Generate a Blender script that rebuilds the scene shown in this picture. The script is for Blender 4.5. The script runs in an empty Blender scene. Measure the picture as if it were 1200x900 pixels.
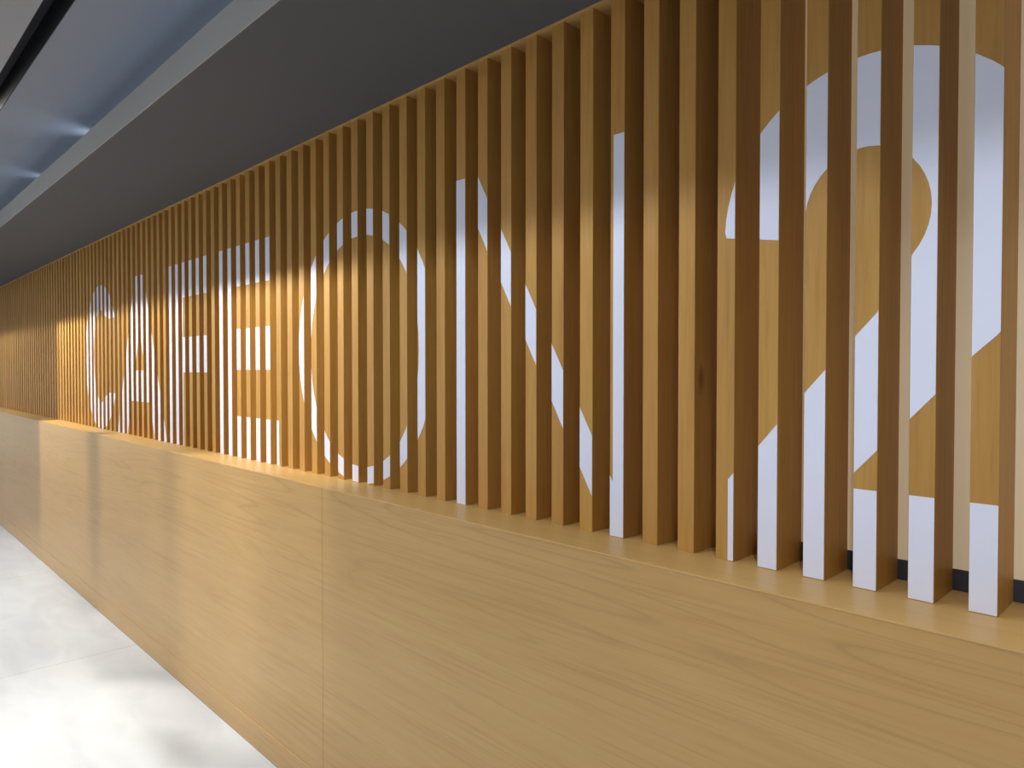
import bpy, math, random
from mathutils import Matrix, Vector

scene = bpy.context.scene
C = scene.collection
rnd = random.Random(7)

# ------------------------------------------------------------------ measures
U = 0.1                      # one slat pitch, metres
X0 = -0.3413                 # left edge of the rightmost slat in view
ZF = 1.2085                  # slat foot (ledge top)
ZT = 2.6113                  # slat top (header underside)
SW = 0.0447                  # slat width
SD = 0.1307                  # slat depth
YL = -0.1520                 # front edge of the ledge
YH = -0.0080                 # front edge of the header board
YS = -0.6120                 # front edge of the bulkhead
ZFA = 2.7133                 # top of the bulkhead
ZC = 2.8245                    # high ceiling
XL, XR = -15.0, 3.2          # room ends
YO = -5.2                    # opposite wall
LS = 0.100368      # letter unit, metres (vertical)

def rel(i):
    """left edge of slat i, in pitches from slat 0 (the joiners' spacing drifts by a few per cent)"""
    if i <= 0: return float(-i)
    j = min(i, 55)
    return -i - 2.4792 * (j / 30) ** 2 + 0.9022 * (j / 30) ** 3

# ------------------------------------------------------------------ helpers
def link(name, verts, faces, mat=None, parent=None, smooth=False):
    me = bpy.data.meshes.new(name)
    me.from_pydata([tuple(v) for v in verts], [], faces)
    me.validate(); me.update()
    if mat: me.materials.append(mat)
    if smooth:
        for p in me.polygons: p.use_smooth = True
    o = bpy.data.objects.new(name, me)
    C.objects.link(o)
    if parent: o.parent = parent
    return o

def box_geo(x0, x1, y0, y1, z0, z1, b=0.0):
    """box with optionally chamfered vertical edges"""
    if b <= 0:
        ring = [(x0, y0), (x1, y0), (x1, y1), (x0, y1)]
    else:
        ring = [(x0 + b, y0), (x1 - b, y0), (x1, y0 + b), (x1, y1), (x0, y1), (x0, y0 + b)]
    n = len(ring)
    v = [(x, y, z0) for x, y in ring] + [(x, y, z1) for x, y in ring]
    f = [tuple(range(n - 1, -1, -1)), tuple(range(n, 2 * n))]
    for k in range(n):
        f.append((k, (k + 1) % n, n + (k + 1) % n, n + k))
    return v, f

def prism_x(profile, x0, x1):
    """profile of (y, z) extruded along x"""
    n = len(profile)
    v = [(x0, y, z) for y, z in profile] + [(x1, y, z) for y, z in profile]
    f = [tuple(range(n)), tuple(range(2 * n - 1, n - 1, -1))]
    for k in range(n):
        f.append((k, n + k, n + (k + 1) % n, (k + 1) % n))
    return v, f

def tag(o, label=None, cat=None, group=None, kind=None):
    if label: o['label'] = label
    if cat: o['category'] = cat
    if group: o['group'] = group
    if kind: o['kind'] = kind
    return o

def struct(name, geo, mat):
    return tag(link(name, geo[0], geo[1], mat), kind='structure')

# ------------------------------------------------------------------ materials
def new_mat(name):
    m = bpy.data.materials.new(name); m.use_nodes = True
    nt = m.node_tree; bs = nt.nodes['Principled BSDF']
    return m, nt, bs

def ramp(nt, stops):
    r = nt.nodes.new('ShaderNodeValToRGB')
    e = r.color_ramp.elements
    e[0].position, e[0].color = stops[0][0], (*stops[0][1], 1)
    e[1].position, e[1].color = stops[-1][0], (*stops[-1][1], 1)
    for p, c in stops[1:-1]:
        k = e.new(p); k.color = (*c, 1)
    return r

def wood(name, base, dark, scale, rough, cathedral=0.0, per_object=0.0, knot=None, spec=0.35, detail=1.0, streak=None):
    m, nt, bs = new_mat(name)
    N, Lk = nt.nodes.new, nt.links.new
    tc = N('ShaderNodeTexCoord')
    oi = N('ShaderNodeObjectInfo')
    off = N('ShaderNodeVectorMath'); off.operation = 'SCALE'
    comb = N('ShaderNodeCombineXYZ')
    for k, mul in enumerate((13.0, 7.0, 5.0)):
        mm = N('ShaderNodeMath'); mm.operation = 'MULTIPLY'; mm.inputs[1].default_value = mul * (1 if per_object else 0)
        Lk(oi.outputs['Random'], mm.inputs[0]); Lk(mm.outputs[0], comb.inputs[k])
    add = N('ShaderNodeVectorMath'); add.operation = 'ADD'
    Lk(tc.outputs['Object'], add.inputs[0]); Lk(comb.outputs[0], add.inputs[1])
    mp = N('ShaderNodeMapping'); mp.inputs['Scale'].default_value = scale
    Lk(add.outputs[0], mp.inputs['Vector'])
    # fine fibres
    n1 = N('ShaderNodeTexNoise'); n1.inputs['Scale'].default_value = 5.0 * detail
    n1.inputs['Detail'].default_value = 6; n1.inputs['Roughness'].default_value = .62; n1.inputs['Distortion'].default_value = .25
    Lk(mp.outputs[0], n1.inputs['Vector'])
    # broad tone
    mp2 = N('ShaderNodeMapping'); mp2.inputs['Scale'].default_value = tuple(s * .28 for s in scale)
    Lk(add.outputs[0], mp2.inputs['Vector'])
    n2 = N('ShaderNodeTexNoise'); n2.inputs['Scale'].default_value = 3.0; n2.inputs['Detail'].default_value = 2; n2.inputs['Distortion'].default_value = .6
    Lk(mp2.outputs[0], n2.inputs['Vector'])
    mix = N('ShaderNodeMix'); mix.data_type = 'FLOAT'; mix.inputs[0].default_value = .45
    Lk(n1.outputs[0], mix.inputs[2]); Lk(n2.outputs[0], mix.inputs[3])
    r = ramp(nt, [(.28, dark), (.5, tuple(b * .6 + d * .4 for b, d in zip(base, dark))), (.68, base)])
    Lk(mix.outputs[0], r.inputs[0])
    col = r.outputs[0]
    if streak:
        mp5 = N('ShaderNodeMapping'); mp5.inputs['Scale'].default_value = streak
        Lk(add.outputs[0], mp5.inputs['Vector'])
        n5 = N('ShaderNodeTexNoise'); n5.inputs['Scale'].default_value = 1; n5.inputs['Detail'].default_value = 4; n5.inputs['Roughness'].default_value = .6
        Lk(mp5.outputs[0], n5.inputs['Vector'])
        r5 = ramp(nt, [(.36, (.84, .80, .76)), (.46, (1, 1, 1))])
        Lk(n5.outputs[0], r5.inputs[0])
        m6 = N('ShaderNodeMix'); m6.data_type = 'RGBA'; m6.blend_type = 'MULTIPLY'; m6.inputs[0].default_value = .5
        Lk(col, m6.inputs[6]); Lk(r5.outputs[0], m6.inputs[7]); col = m6.outputs[2]
    if cathedral:
        # growth rings: distorted field cut by contour lines
        mp3 = N('ShaderNodeMapping'); mp3.inputs['Scale'].default_value = (scale[0] * .35, scale[1] * .5, scale[2] * .42)
        Lk(add.outputs[0], mp3.inputs['Vector'])
        n3 = N('ShaderNodeTexNoise'); n3.inputs['Scale'].default_value = 1.6; n3.inputs['Detail'].default_value = 1.5
        n3.inputs['Roughness'].default_value = .35
        Lk(mp3.outputs[0], n3.inputs['Vector'])
        m1 = N('ShaderNodeMath'); m1.operation = 'MULTIPLY'; m1.inputs[1].default_value = 34
        Lk(n3.outputs[0], m1.inputs[0])
        m2 = N('ShaderNodeMath'); m2.operation = 'PINGPONG'; m2.inputs[1].default_value = 1
        Lk(m1.outputs[0], m2.inputs[0])
        m3 = N('ShaderNodeMath'); m3.operation = 'POWER'; m3.inputs[1].default_value = 10
        Lk(m2.outputs[0], m3.inputs[0])
        # rings only in patches
        n4 = N('ShaderNodeTexNoise'); n4.inputs['Scale'].default_value = .55; n4.inputs['Detail'].default_value = 1
        Lk(mp3.outputs[0], n4.inputs['Vector'])
        rr = N('ShaderNodeMapRange'); rr.inputs[1].default_value = .44; rr.inputs[2].default_value = .62
        Lk(n4.outputs[0], rr.inputs[0])
        m4 = N('ShaderNodeMath'); m4.operation = 'MULTIPLY'
        Lk(m3.outputs[0], m4.inputs[0]); Lk(rr.outputs[0], m4.inputs[1])
        m5 = N('ShaderNodeMath'); m5.operation = 'MULTIPLY'; m5.inputs[1].default_value = cathedral
        Lk(m4.outputs[0], m5.inputs[0])
        mc = N('ShaderNodeMix'); mc.data_type = 'RGBA'
        Lk(m5.outputs[0], mc.inputs[0]); Lk(col, mc.inputs[6]); mc.inputs[7].default_value = (*[d * .62 for d in dark], 1)
        col = mc.outputs[2]
    if knot:
        g = N('ShaderNodeVectorMath'); g.operation = 'DISTANCE'
        sc = N('ShaderNodeMapping'); sc.inputs['Scale'].default_value = (1, .9, .38)
        sc.inputs['Location'].default_value = (0, 0, 0)
        Lk(tc.outputs['Object'], sc.inputs['Vector'])
        Lk(sc.outputs[0], g.inputs[0]); g.inputs[1].default_value = (knot[0], knot[1] * .9, knot[2] * .38)
        kr = N('ShaderNodeMapRange'); kr.inputs[1].default_value = .004; kr.inputs[2].default_value = .016
        kr.inputs[3].default_value = .6; kr.inputs[4].default_value = 0
        Lk(g.outputs['Value'], kr.inputs[0])
        mk = N('ShaderNodeMix'); mk.data_type = 'RGBA'
        Lk(kr.outputs[0], mk.inputs[0]); Lk(col, mk.inputs[6]); mk.inputs[7].default_value = (.07, .03, .01, 1)
        col = mk.outputs[2]
    if per_object:
        h = N('ShaderNodeHueSaturation')
        a = N('ShaderNodeMapRange'); a.inputs[3].default_value = 1 - per_object; a.inputs[4].default_value = 1 + per_object
        Lk(oi.outputs['Random'], a.inputs[0]); Lk(a.outputs[0], h.inputs['Value'])
        w = N('ShaderNodeTexWhiteNoise'); w.noise_dimensions = '1D'
        Lk(oi.outputs['Random'], w.inputs['W'])
        b = N('ShaderNodeMapRange'); b.inputs[3].default_value = .497; b.inputs[4].default_value = .503
        Lk(w.outputs[0], b.inputs[0]); Lk(b.outputs[0], h.inputs['Hue'])
        Lk(col, h.inputs['Color']); col = h.outputs[0]
    Lk(col, bs.inputs['Base Color'])
    bs.inputs['Roughness'].default_value = rough
    bs.inputs['Specular IOR Level'].default_value = spec
    bp = N('ShaderNodeBump'); bp.inputs['Strength'].default_value = .05; bp.inputs['Distance'].default_value = .002
    Lk(n1.outputs[0], bp.inputs['Height']); Lk(bp.outputs[0], bs.inputs['Normal'])
    return m

def plain(name, col, rough, var=.04, scale=3.0, spec=.4, metal=0.0):
    m, nt, bs = new_mat(name)
    N, Lk = nt.nodes.new, nt.links.new
    tc = N('ShaderNodeTexCoord'); n = N('ShaderNodeTexNoise')
    n.inputs['Scale'].default_value = scale; n.inputs['Detail'].default_value = 4
    Lk(tc.outputs['Object'], n.inputs['Vector'])
    r = ramp(nt, [(.3, tuple(c * (1 - var) for c in col)), (.7, tuple(min(1, c * (1 + var)) for c in col))])
    Lk(n.outputs[0], r.inputs[0]); Lk(r.outputs[0], bs.inputs['Base Color'])
    bs.inputs['Roughness'].default_value = rough
    bs.inputs['Specular IOR Level'].default_value = spec
    bs.inputs['Metallic'].default_value = metal
    return m

SLAT_B, SLAT_D = (.54, .300, .074), (.42, .210, .042)
M_slat = wood('oak_slat', SLAT_B, SLAT_D, (16, 16, .9), .48, per_object=.05, streak=(130, 130, 5))
M_knot = wood('oak_slat_knotty', SLAT_B, SLAT_D, (16, 16, .9), .48, per_object=.05, streak=(130, 130, 5),
              knot=(SW, .030, .415), cathedral=.15)
M_panel = wood('oak_panel', (.55, .345, .128), (.475, .280, .095), (.6, 6, 8.5), .38, cathedral=.38, spec=.4, streak=(2.2, 70, 130))
M_ledge = wood('oak_ledge', (.60, .38, .135), (.52, .31, .10), (.7, 9, 9), .4, spec=.45)
M_white = plain('white_lettering', (.76, .785, .92), .5, .01, 8)
M_grey = plain('bulkhead_paint', (.108, .114, .122), .75, .03, 1.2, .25)
M_edge = plain('bulkhead_edge_paint', (.42, .42, .405), .7, .02, 1.2, .25)  # lit copy of the bulkhead grey, brightness put into the colour
M_blue = plain('blue_grey_ceiling', (.22, .26, .33), .5, .05, .8, .35)
M_dark = plain('shadow_gap_black', (.012, .012, .016), .7, .1, 2)
M_lceil = plain('light_ceiling', (.34, .36, .38), .8, .02, 1)
M_back = plain('cream_back_wall', (.80, .66, .50), .45, .04, 2)
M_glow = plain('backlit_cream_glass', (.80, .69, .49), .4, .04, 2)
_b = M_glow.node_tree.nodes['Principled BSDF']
_b.inputs['Emission Color'].default_value = (1, .78, .47, 1); _b.inputs['Emission Strength'].default_value = .14  # glow put in to brighten the cream surface behind the slats
M_strip = plain('dark_skirting', (.048, .054, .070), .5, .05, 6)
M_wall = plain('room_wall_paint', (.62, .61, .59), .8, .02, 1)
M_frame = plain('door_frame_metal', (.25, .25, .26), .35, .03, 4, .5, .6)

def floor_mat():
    m, nt, bs = new_mat('pale_stone_tile')
    N, Lk = nt.nodes.new, nt.links.new
    tc = N('ShaderNodeTexCoord')
    mp = N('ShaderNodeMapping'); mp.inputs['Location'].default_value = (4.60 + .0, .155, 0)
    Lk(tc.outputs['Object'], mp.inputs['Vector'])
    br = N('ShaderNodeTexBrick'); br.offset = 0; br.inputs['Scale'].default_value = 1
    br.inputs['Brick Width'].default_value = 2.18; br.inputs['Row Height'].default_value = 1.09
    br.inputs['Mortar Size'].default_value = .002; br.inputs['Mortar Smooth'].default_value = .3
    br.inputs['Color1'].default_value = (.565, .60, .66, 1); br.inputs['Color2'].default_value = (.54, .575, .635, 1)
    br.inputs['Mortar'].default_value = (.26, .27, .30, 1)
    Lk(mp.outputs[0], br.inputs['Vector'])
    n = N('ShaderNodeTexNoise'); n.inputs['Scale'].default_value = 2.2; n.inputs['Detail'].default_value = 5; n.inputs['Distortion'].default_value = .8
    ms = N('ShaderNodeMapping'); ms.inputs['Scale'].default_value = (1, 2.6, 1); ms.inputs['Rotation'].default_value = (0, 0, .5)
    Lk(tc.outputs['Object'], ms.inputs['Vector']); Lk(ms.outputs[0], n.inputs['Vector'])
    r = ramp(nt, [(.35, (.93, .93, .935)), (.65, (1.03, 1.03, 1.03))])
    Lk(n.outputs[0], r.inputs[0])
    mx = N('ShaderNodeMix'); mx.data_type = 'RGBA'; mx.blend_type = 'MULTIPLY'; mx.inputs[0].default_value = 1
    Lk(br.outputs[0], mx.inputs[6]); Lk(r.outputs[0], mx.inputs[7]); Lk(mx.outputs[2], bs.inputs['Base Color'])
    bs.inputs['Roughness'].default_value = .27; bs.inputs['Specular IOR Level'].default_value = .5
    return m
M_floor = floor_mat()

# ------------------------------------------------------------------ setting
struct('floor', box_geo(XL, XR, YO, .35, -.08, 0), M_floor)
struct('wall_back', box_geo(XL, XR, SD, .30, 0, ZC + .1), M_back)
struct('wall_front', box_geo(XL, XR, YO - .1, YO, 0, ZC + .1), M_wall)
struct('wall_right', box_geo(XR, XR + .1, YO - .1, .35, 0, ZC + .1), M_wall)
OPENING_Y = [(-1.80, -1.36), (-3.55, -2.50)]
# left end wall with two openings, added for bright bands reflected in the panel
ys = [-5.3, OPENING_Y[1][0], OPENING_Y[1][1], OPENING_Y[0][0], OPENING_Y[0][1], .35]
v, f = [], []
def addbox(v, f, *a):
    vv, ff = box_geo(*a); n = len(v); v += vv; f += [tuple(i + n for i in q) for q in ff]
for a, b in ((ys[0], ys[1]), (ys[2], ys[3]), (ys[4], ys[5])):
    addbox(v, f, XL - .1, XL, a, b, 0, ZC + .1)
for a, b in OPENING_Y:
    addbox(v, f, XL - .1, XL, a, b, 2.3, ZC + .1)
struct('wall_left', (v, f), M_wall)

SY0, SY1 = -.963, -.8885        # the black lamp slot
# ceiling: blue-grey field, black shadow gap, light ceiling
v, f = box_geo(XL, XR, SY1, SD, ZC, ZC + .12)
struct('ceiling', (v, f), M_blue)
SLOT = prism_x([(SY1, ZC + .001), (SY1, ZC + .13), (SY0, ZC + .13), (SY0, ZC + .001),
                (SY0 + .003, ZC + .001), (SY0 + .003, ZC + .10), (SY1 - .003, ZC + .10), (SY1 - .003, ZC + .001)], XL, XR)
struct('trim_1', SLOT, M_dark)   # lining of the slot
v, f = box_geo(XL, XR, YO, SY0, ZC, ZC + .12)
struct('ceiling_1', (v, f), M_lceil)
# bulkhead above the slats
struct('bulkhead', prism_x([(YS, ZT), (YS, ZFA), (SD, ZFA), (SD, ZT)], XL, XR), M_grey)
struct('window_1', box_geo(-.80, XR, SD - .006, SD - .0002, ZF + .001, ZT - .005), M_glow)   # cream back panel, glow added where the lit wall came out dark
# bulkhead front face, light painted in as a lighter grey strip
struct('trim_2', prism_x([(YS - .004, ZT - .001), (YS - .004, ZFA + .001), (YS, ZFA + .001), (YS, ZT - .001)], XL, XR), M_edge)
# dark skirting on the wall behind the slats
struct('baseboard_back', box_geo(XL, XR, SD - .0078, SD, ZF + .0005, ZF + .0425), M_strip)

# ------------------------------------------------------------------ joinery
panels = [(XL + .01, -8.39, 'far left oak base panel, dim end of the wall', 'oak kick board at the dim far left end of the wall'),
          (-8.39, -2.39, 'long oak base panel below the letters C to E, left of the seam', 'oak kick board under the panel left of the seam'),
          (-2.39, 3.0, 'wide foreground oak base panel with cathedral grain, right of the seam', 'foreground oak kick board right of the seam')]
for a, b, lab, lab2 in panels:
    g = box_geo(a + .0009, b - .0009, YL, YL + .019, .1135, ZF - .0045)
    o = link('base_panel', g[0], g[1], M_panel)
    tag(o, lab, 'wall panel', 'oak panels cladding the lower wall')
    k = prism_x([(YL - .0030, .001), (YL - .0030, .109), (YL - .0008, .1115), (YL + .019, .1115), (YL + .019, .001)][::-1], a + .0009, b - .0009)
    o = link('kick_board', k[0], k[1], M_panel)
    tag(o, lab2, 'kick board', 'oak kick boards along the floor')
e = .0006
g = prism_x([(YL - .0004, ZF - .004), (YL - .0004, ZF - e), (YL + e, ZF), (SD, ZF), (SD, ZF - .004)][::-1], XL + .01, 3.0)
tag(link('ledge_board', g[0], g[1], M_ledge), 'long narrow oak ledge that the slats stand on, running the whole wall', 'ledge')
g = prism_x([(YH, ZT - .0005), (YH, ZT - .004), (SD - .001, ZT - .004), (SD - .001, ZT - .0005)][::-1], XL + .01, 3.0)
tag(link('header_board', g[0], g[1], M_ledge), 'thin oak header strip above the slat tops, flush under the grey bulkhead', 'header board')

# ------------------------------------------------------------------ lettering outlines (pitches from slat 0, height units from the foot)
def ell(cx, cz, hw, hh, a0, a1, n, e=2.0):
    out = []
    for k in range(n + 1):
        a = math.radians(a0 + (a1 - a0) * k / n)
        c, s = math.cos(a), math.sin(a)
        out.append((cx + hw * math.copysign(abs(c) ** (2 / e), c), cz + hh * math.copysign(abs(s) ** (2 / e), s)))
    return out

LET = {}
# C
outer = ell(-56.0, 5.32, 4.25, 5.32, 35, 90, 8, 2.15) + ell(-56.0, 5.32, 4.05, 5.32, 90, 270, 26)[1:] + ell(-56.0, 5.32, 4.25, 5.32, 270, 325, 8, 2.15)[1:]
inner = ell(-55.75, 5.38, 1.95, 3.40, 308, 52, 30, 2.1)
LET['C'] = [outer + [(-52.0, 2.72), (-53.95, 2.72)] + inner[1:-1] + [(-53.95, 8.05), (-51.95, 8.05)]]
# A
L0, R0, lx, rx = -47.65, -45.9, -51.75, -41.7
def la(z, o=0): return L0 + (lx - L0) * (10.5 - z) / 10.5 + o
def ra(z, o=0): return R0 + (rx - R0) * (10.5 - z) / 10.5 + o
t = ((R0 - 2.25) - (L0 + 2.25)) / ((lx - L0) / 10.5 - (rx - R0) / 10.5)
LET['A'] = [[(L0, 10.5), (R0, 10.5), (rx, 0), (ra(0, -2.25), 0), (ra(2.3, -2.25), 2.3), (la(2.3, 2.25), 2.3), (la(0, 2.25), 0), (lx, 0)],
            [(la(4.32, 2.25), 4.32), (ra(4.32, -2.25), 4.32), (la(10.5 - t, 2.25), 10.5 - t)]]
LET['F'] = [[(-41.21, 0), (-41.21, 10.48), (-35.2, 10.48), (-35.2, 8.48), (-38.93, 8.48), (-38.93, 6.22), (-35.2, 6.22), (-35.2, 4.22), (-38.93, 4.22), (-38.93, 0)]]
LET['E'] = [[(-33.95, 0), (-33.95, 10.48), (-27.6, 10.48), (-27.6, 8.48), (-31.9, 8.48), (-31.9, 6.38), (-27.6, 6.38), (-27.6, 4.36), (-31.9, 4.36), (-31.9, 2.06), (-27.04, 2.06), (-27.04, 0)]]
LET['O'] = [ell(-20.33, 5.23, 4.80, 5.23, 0, 360, 56, 2.05)[:-1], ell(-20.28, 5.06, 3.80, 4.42, 0, 360, 48, 2.1)[:-1]]
LET['N'] = [[(-14.6, 0), (-14.6, 10.45), (-13.43, 10.45), (-8.06, 1.42), (-8.06, 10.42), (-7.5, 10.42), (-7.5, 0), (-8.18, 0), (-13.95, 9.72), (-13.95, 0)]]
two = [(-4.83, 7.33)] + ell(-1.75, 7.30, 3.12, 3.22, 177, -47, 44)
two += [(0.02, 4.60), (-0.58, 3.88), (-1.99, 2.31), (-2.28, 1.98), (1.35, 1.96), (1.35, 0), (-4.76, 0), (-4.76, 1.86),
        (-4.01, 2.70), (-3.0, 3.88), (-1.98, 5.04), (-1.59, 5.47)]
two += ell(-1.85, 7.42, 1.19, 1.31, -42, 180, 26) + [(-3.06, 7.04)]
LET['2'] = [two]

def trapezoids(loops, xa, xb):
    xs = sorted({xa, xb} | {p[0] for lp in loops for p in lp if xa < p[0] < xb})
    edges = [(lp[k], lp[(k + 1) % len(lp)]) for lp in loops for k in range(len(lp))]
    out = []
    for c, (x0, x1) in enumerate(zip(xs, xs[1:])):
        if x1 - x0 < 1e-5: continue
        xm = (x0 + x1) / 2; hit = []
        for (ax, az), (bx, bz) in edges:
            if (ax - xm) * (bx - xm) < 0:
                zf = lambda x: az + (bz - az) * (x - ax) / (bx - ax)
                hit.append((zf(xm), zf(x0), zf(x1)))
        hit.sort()
        for k in range(0, len(hit) - 1, 2):
            out.append((x0, x1, hit[k][1], hit[k][2], hit[k + 1][1], hit[k + 1][2]))
    return out

def patches(traps):
    """connected white patches"""
    groups = []
    for t in traps:
        hits = [g for g in groups if any(abs(q[1] - t[0]) < 1e-6 and q[3] < t[4] + 1e-6 and t[2] < q[5] + 1e-6 for q in g)]
        new = [t]
        for g in hits: new += g; groups.remove(g)
        groups.append(new)
    return groups

# ------------------------------------------------------------------ slats
NUM = ['', 'first', 'second', 'third', 'fourth', 'fifth', 'sixth', 'seventh', 'eighth', 'ninth', 'tenth', 'eleventh', 'twelfth',
       'thirteenth', 'fourteenth', 'fifteenth', 'sixteenth', 'seventeenth', 'eighteenth', 'nineteenth', 'twentieth']
TENS = {20: 'twenty', 30: 'thirty', 40: 'forty'}
def ordinal(n):
    if n <= 20: return NUM[n]
    t = n // 10 * 10
    return {30: 'thirtieth', 40: 'fortieth'}[n] if n % 10 == 0 else TENS[t] + '-' + NUM[n % 10]

info = {}
N_SLATS = 97
for i in range(N_SLATS):
    xa = rel(i); xb = xa + SW / U
    pats, name = [], None
    for ch, loops in LET.items():
        tr = [t for t in trapezoids(loops, xa, xb) if max(t[4] - t[2], t[5] - t[3]) > .02]
        if tr:
            name = ch; pats += patches(tr)
    pats = [g for g in pats if sum((t[1] - t[0]) * (t[4] + t[5] - t[2] - t[3]) / 2 for t in g) > .012]
    info[i] = (name if pats else None, pats)

members = {}
for i in sorted(info, reverse=True):          # left to right
    if info[i][0]: members.setdefault(info[i][0], []).append(i)
order = ['C', 'A', 'F', 'E', 'O', 'N', '2']
def short(ch): return 'the 2' if ch == '2' else 'the ' + ch
def what(ch): return 'numeral 2' if ch == '2' else 'letter ' + ch

def desc(g):
    lo = min(min(t[2], t[3]) for t in g); hi = max(max(t[4], t[5]) for t in g)
    return lo, hi

for i in range(N_SLATS):
    ch, pats = info[i]
    xl = X0 + rel(i) * U
    mat = M_knot if i == 6 else M_slat
    v, f = box_geo(0, SW, 0, SD - .0085, 0, ZT - .0042 - ZF, .0009)
    o = link('wooden_slat', v, f, mat)
    o.location = (xl, 0, ZF + .0002)
    for g in pats:
        vv, ff = [], []
        for (x0, x1, a0, a1, b0, b1) in g:
            n = len(vv)
            P = [((x0 - rel(i)) * U, a0 * LS), ((x1 - rel(i)) * U, a1 * LS), ((x1 - rel(i)) * U, b1 * LS), ((x0 - rel(i)) * U, b0 * LS)]
            P = [(min(max(x, .0008), SW - .0008), max(z, .0015)) for x, z in P]
            vv += [(x, -.0007, z) for x, z in P] + [(x, .0001, z) for x, z in P]
            ff += [(n, n + 1, n + 2, n + 3), (n + 7, n + 6, n + 5, n + 4),
                   (n, n + 4, n + 5, n + 1), (n + 2, n + 6, n + 7, n + 3), (n + 1, n + 5, n + 6, n + 2), (n + 3, n + 7, n + 4, n)]
        w = link('letter_patch', vv, ff, M_white, o)
        w['label'] = 'white painted piece of the ' + what(ch)
    # label
    if ch:
        m = members[ch]; k = m.index(i) + 1; n = len(m)
        tall = max((desc(g)[1] - desc(g)[0]) for g in pats)
        look = 'with a tall unbroken white stripe' if tall > 7.5 else {1: 'with one white patch', 2: 'with two white patches', 3: 'with three white patches'}[min(len(pats), 3)]
        pos = 'leftmost' if k == 1 else 'rightmost' if k == n else ordinal(k) + ' from the left'
        lab = f'oak slat {look}, {pos} in the {what(ch)}'
        grp = 'slats carrying the white lettering'
    else:
        left = [c for c in order if members[c][-1] > i]     # letters further left
        right = [c for c in order if members[c][0] < i]
        if not left:
            k = i - members['C'][0]
            lab = f'plain oak slat, {ordinal(k)} to the left of the letter C'
        elif not right:
            lab = 'plain oak slat just beyond the right edge of the picture, past the numeral 2'
        else:
            a, b = left[-1], right[0]
            between = [q for q in range(members[b][0] + 1, members[a][-1])][::-1]
            between = sorted(range(members[b][0] + 1, members[a][-1]), reverse=True)
            between = [q for q in between if info[q][0] is None]
            if a == b or i not in between:
                inner_ = a if a == b else a
                k = [q for q in range(members[a][-1], members[a][0])[::-1] if info[q][0] is None].index(i) + 1
                lab = f'plain oak slat, {ordinal(k)} from the left inside the {what(a)}'
            else:
                k = between.index(i) + 1
                extra = ' with dark knot' if i == 6 else ''
                nth = ('the only one' if len(between) == 1 else 'left one of the two' if k == 1 else 'right one of the two')
                lab = 'plain oak slat with a dark knot, right one between the N and the 2' if i == 6 else f'plain oak slat, {nth} between {short(a)} and {short(b)}'
        grp = 'plain slats without lettering'
    tag(o, lab, 'wooden slat', grp)

# ------------------------------------------------------------------ frames of the added openings in the left end wall
def glass_mat():
    m, nt, bs = new_mat('clear_glass')
    bs.inputs['Transmission Weight'].default_value = 1
    bs.inputs['Roughness'].default_value = 0
    bs.inputs['IOR'].default_value = 1.02
    return m
for n, (a, b) in enumerate(OPENING_Y, 1):
    v, f = [], []
    for q in ((a, a + .05), (b - .05, b)):
        addbox(v, f, XL - .07, XL - .02, q[0], q[1], 0, 2.3)
    addbox(v, f, XL - .07, XL - .02, a + .05, b - .05, 2.24, 2.3)
    addbox(v, f, XL - .07, XL - .02, a + .05, b - .05, 0, .06)
    struct(f'door_{n}', (v, f), M_frame)

# ------------------------------------------------------------------ light
world = bpy.data.worlds.new('world'); scene.world = world; world.use_nodes = True
bg = world.node_tree.nodes['Background']
bg.inputs[0].default_value = (.75, .86, 1, 1); bg.inputs[1].default_value = 2.0

def spot(name, loc, target, energy, size, blend, col, radius=.03):
    l = bpy.data.lights.new(name, 'SPOT'); l.energy = energy; l.spot_size = math.radians(size); l.spot_blend = blend
    l.color = col; l.shadow_soft_size = radius
    o = bpy.data.objects.new(name, l); C.objects.link(o); o.location = loc
    d = Vector(target) - Vector(loc); o.rotation_euler = d.to_track_quat('-Z', 'Y').to_euler()
    return o
def area(name, loc, target, energy, sx, sy, col):
    l = bpy.data.lights.new(name, 'AREA'); l.energy = energy; l.shape = 'RECTANGLE'; l.size = sx; l.size_y = sy; l.color = col
    o = bpy.data.objects.new(name, l); C.objects.link(o); o.location = loc
    d = Vector(target) - Vector(loc); o.rotation_euler = d.to_track_quat('-Z', 'Y').to_euler()
    return o

LY, LZ = -.945, 2.8720                 # lamps sit inside the black slot
COOL = (.84, .90, 1.0); WARM = (1.0, .945, .80)
for x, e, cone, bl, az in ((1.0, 17, 76, .8, .7), (-.15, 24, 70, .9, .6), (-1.3, 21, 125, .9, .8), (-2.3, 19, 165, .5, 1.2),
                           (-5.0, 22, 165, .5, 1.2), (-6.9, 10, 165, .5, 1.2), (-9.0, 60, 165, .5, 1.2), (-11.5, 34, 165, .5, 1.2)):
    spot('slot_lamp', (x, LY, LZ), (x, -.1, az), e * 1.35, cone, bl, COOL, .003)

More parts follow.
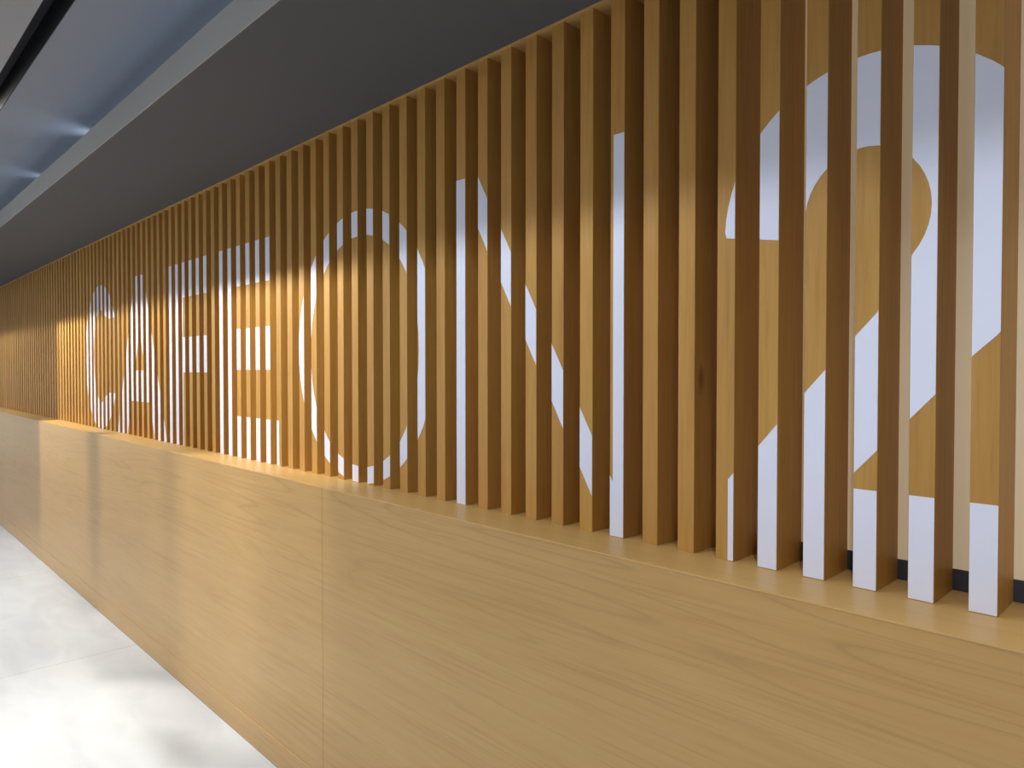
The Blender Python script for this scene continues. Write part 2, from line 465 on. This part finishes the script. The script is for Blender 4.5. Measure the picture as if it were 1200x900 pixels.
M_can = plain('lamp_black_metal', (.02, .02, .022), .4, .05, 5, .5, .5)
def accent(lx, e0, e1, energy, aim, az, cone, rad, near, label):
    """slot spotlight with two hanging barn doors that give its beam upright edges; e0 < e1: where the edges meet the wall"""
    spot('accent_lamp', (lx, LY, LZ), (aim, 0, az), energy, cone, .6, WARM, rad)
    t = bpy.data.objects.new('slot_spotlight', None); C.objects.link(t); t.location = (lx, LY, ZC + .10)
    tag(t, label, 'spotlight', 'spotlights in the black ceiling slot')
    v, f = box_geo(-.03, .03, -.014, .010, -.035, 0)
    link('lamp_housing', v, f, M_can, t)
    for e, s in ((e0, -1), (e1, 1)):
        k = near / (0 - LY)
        ex = (e - lx) * k
        v, f = box_geo(min(ex, ex + s * .04), max(ex, ex + s * .04), near, near + .0008, -.135, -.02)
        link('barn_door', v, f, M_can, t)
accent(-4.56, -3.78, -2.42, 215, -2.9, 1.1, 100, .0025, .014, 'black slot spotlight angled towards the letter E')
accent(-2.36, -3.60, -2.36, 75, -3.0, .75, 125, .0025, .014, 'black slot spotlight above the letter O')
accent(-5.20, -5.43, -3.80, 130, -4.5, .4, 110, .003, .020, 'black slot spotlight angled towards the letters A and F')
accent(-7.00, -7.30, -5.36, 210, -6.2, .75, 125, .002, .024, 'black slot spotlight angled towards the letter C')
for x in (-13, -10, -7, -4, -1, 1.5):
    area('ceiling_lamp', (x, -2.9, ZC - .03), (x, -2.9, 0), 22, .6, .6, (.95, .97, 1))  # unseen fill lights added overhead to brighten the room
# unseen fill panels added on the opposite side to brighten fascia and slats
for x in (-10.5, -6.5, -2.5, 1.2):
    area('shopfront_daylight', (x, YO + .02, 1.5), (x, 0, 1.5), 9.5, 3.2, 2.2, (.93, .96, 1))
# unseen uplights added on top of the bulkhead for bright spots overhead
for x, e in ((-4.0, 1.5), (-5.1, 1.0)):
    spot('cove_lamp', (x, -.44, ZFA + .03), (x - .02, -.66, ZC - .01), e, 95, 1, (.86, .93, 1), .02)
area('cove_strip', (-5.0, -.30, ZFA + .01), (-5.0, -.62, ZC + .05), 9, .03, 12.0, (.84, .91, 1))  # unseen strip added to brighten the blue ceiling evenly
bpy.data.objects['cove_strip'].rotation_euler = (math.radians(180 + 30), 0, 0)
bpy.data.lights['cove_strip'].size = 12.0; bpy.data.lights['cove_strip'].size_y = .03

# ------------------------------------------------------------------ camera
f_px, yaw, pitch = 831.35, math.radians(45.901), math.radians(-1.1084)
cam = bpy.data.cameras.new('camera'); co = bpy.data.objects.new('camera', cam); C.objects.link(co)
cam.sensor_width = 36; cam.sensor_fit = 'HORIZONTAL'; cam.lens = f_px / 1200 * 36; cam.clip_start = .02
fw = Vector((-math.sin(yaw) * math.cos(pitch), math.cos(yaw) * math.cos(pitch), math.sin(pitch)))
rt = Vector((math.cos(yaw), math.sin(yaw), 0)); up = rt.cross(fw)
M = Matrix((rt, up, -fw)).transposed().to_4x4(); M.translation = Vector((0, -1.4795, 1.6443))
co.matrix_world = M
scene.camera = co
scene.view_settings.view_transform = 'Standard'; scene.view_settings.look = 'None'
scene.view_settings.gamma = 1; scene.view_settings.use_curve_mapping = False
scene.view_settings.exposure = 0.10
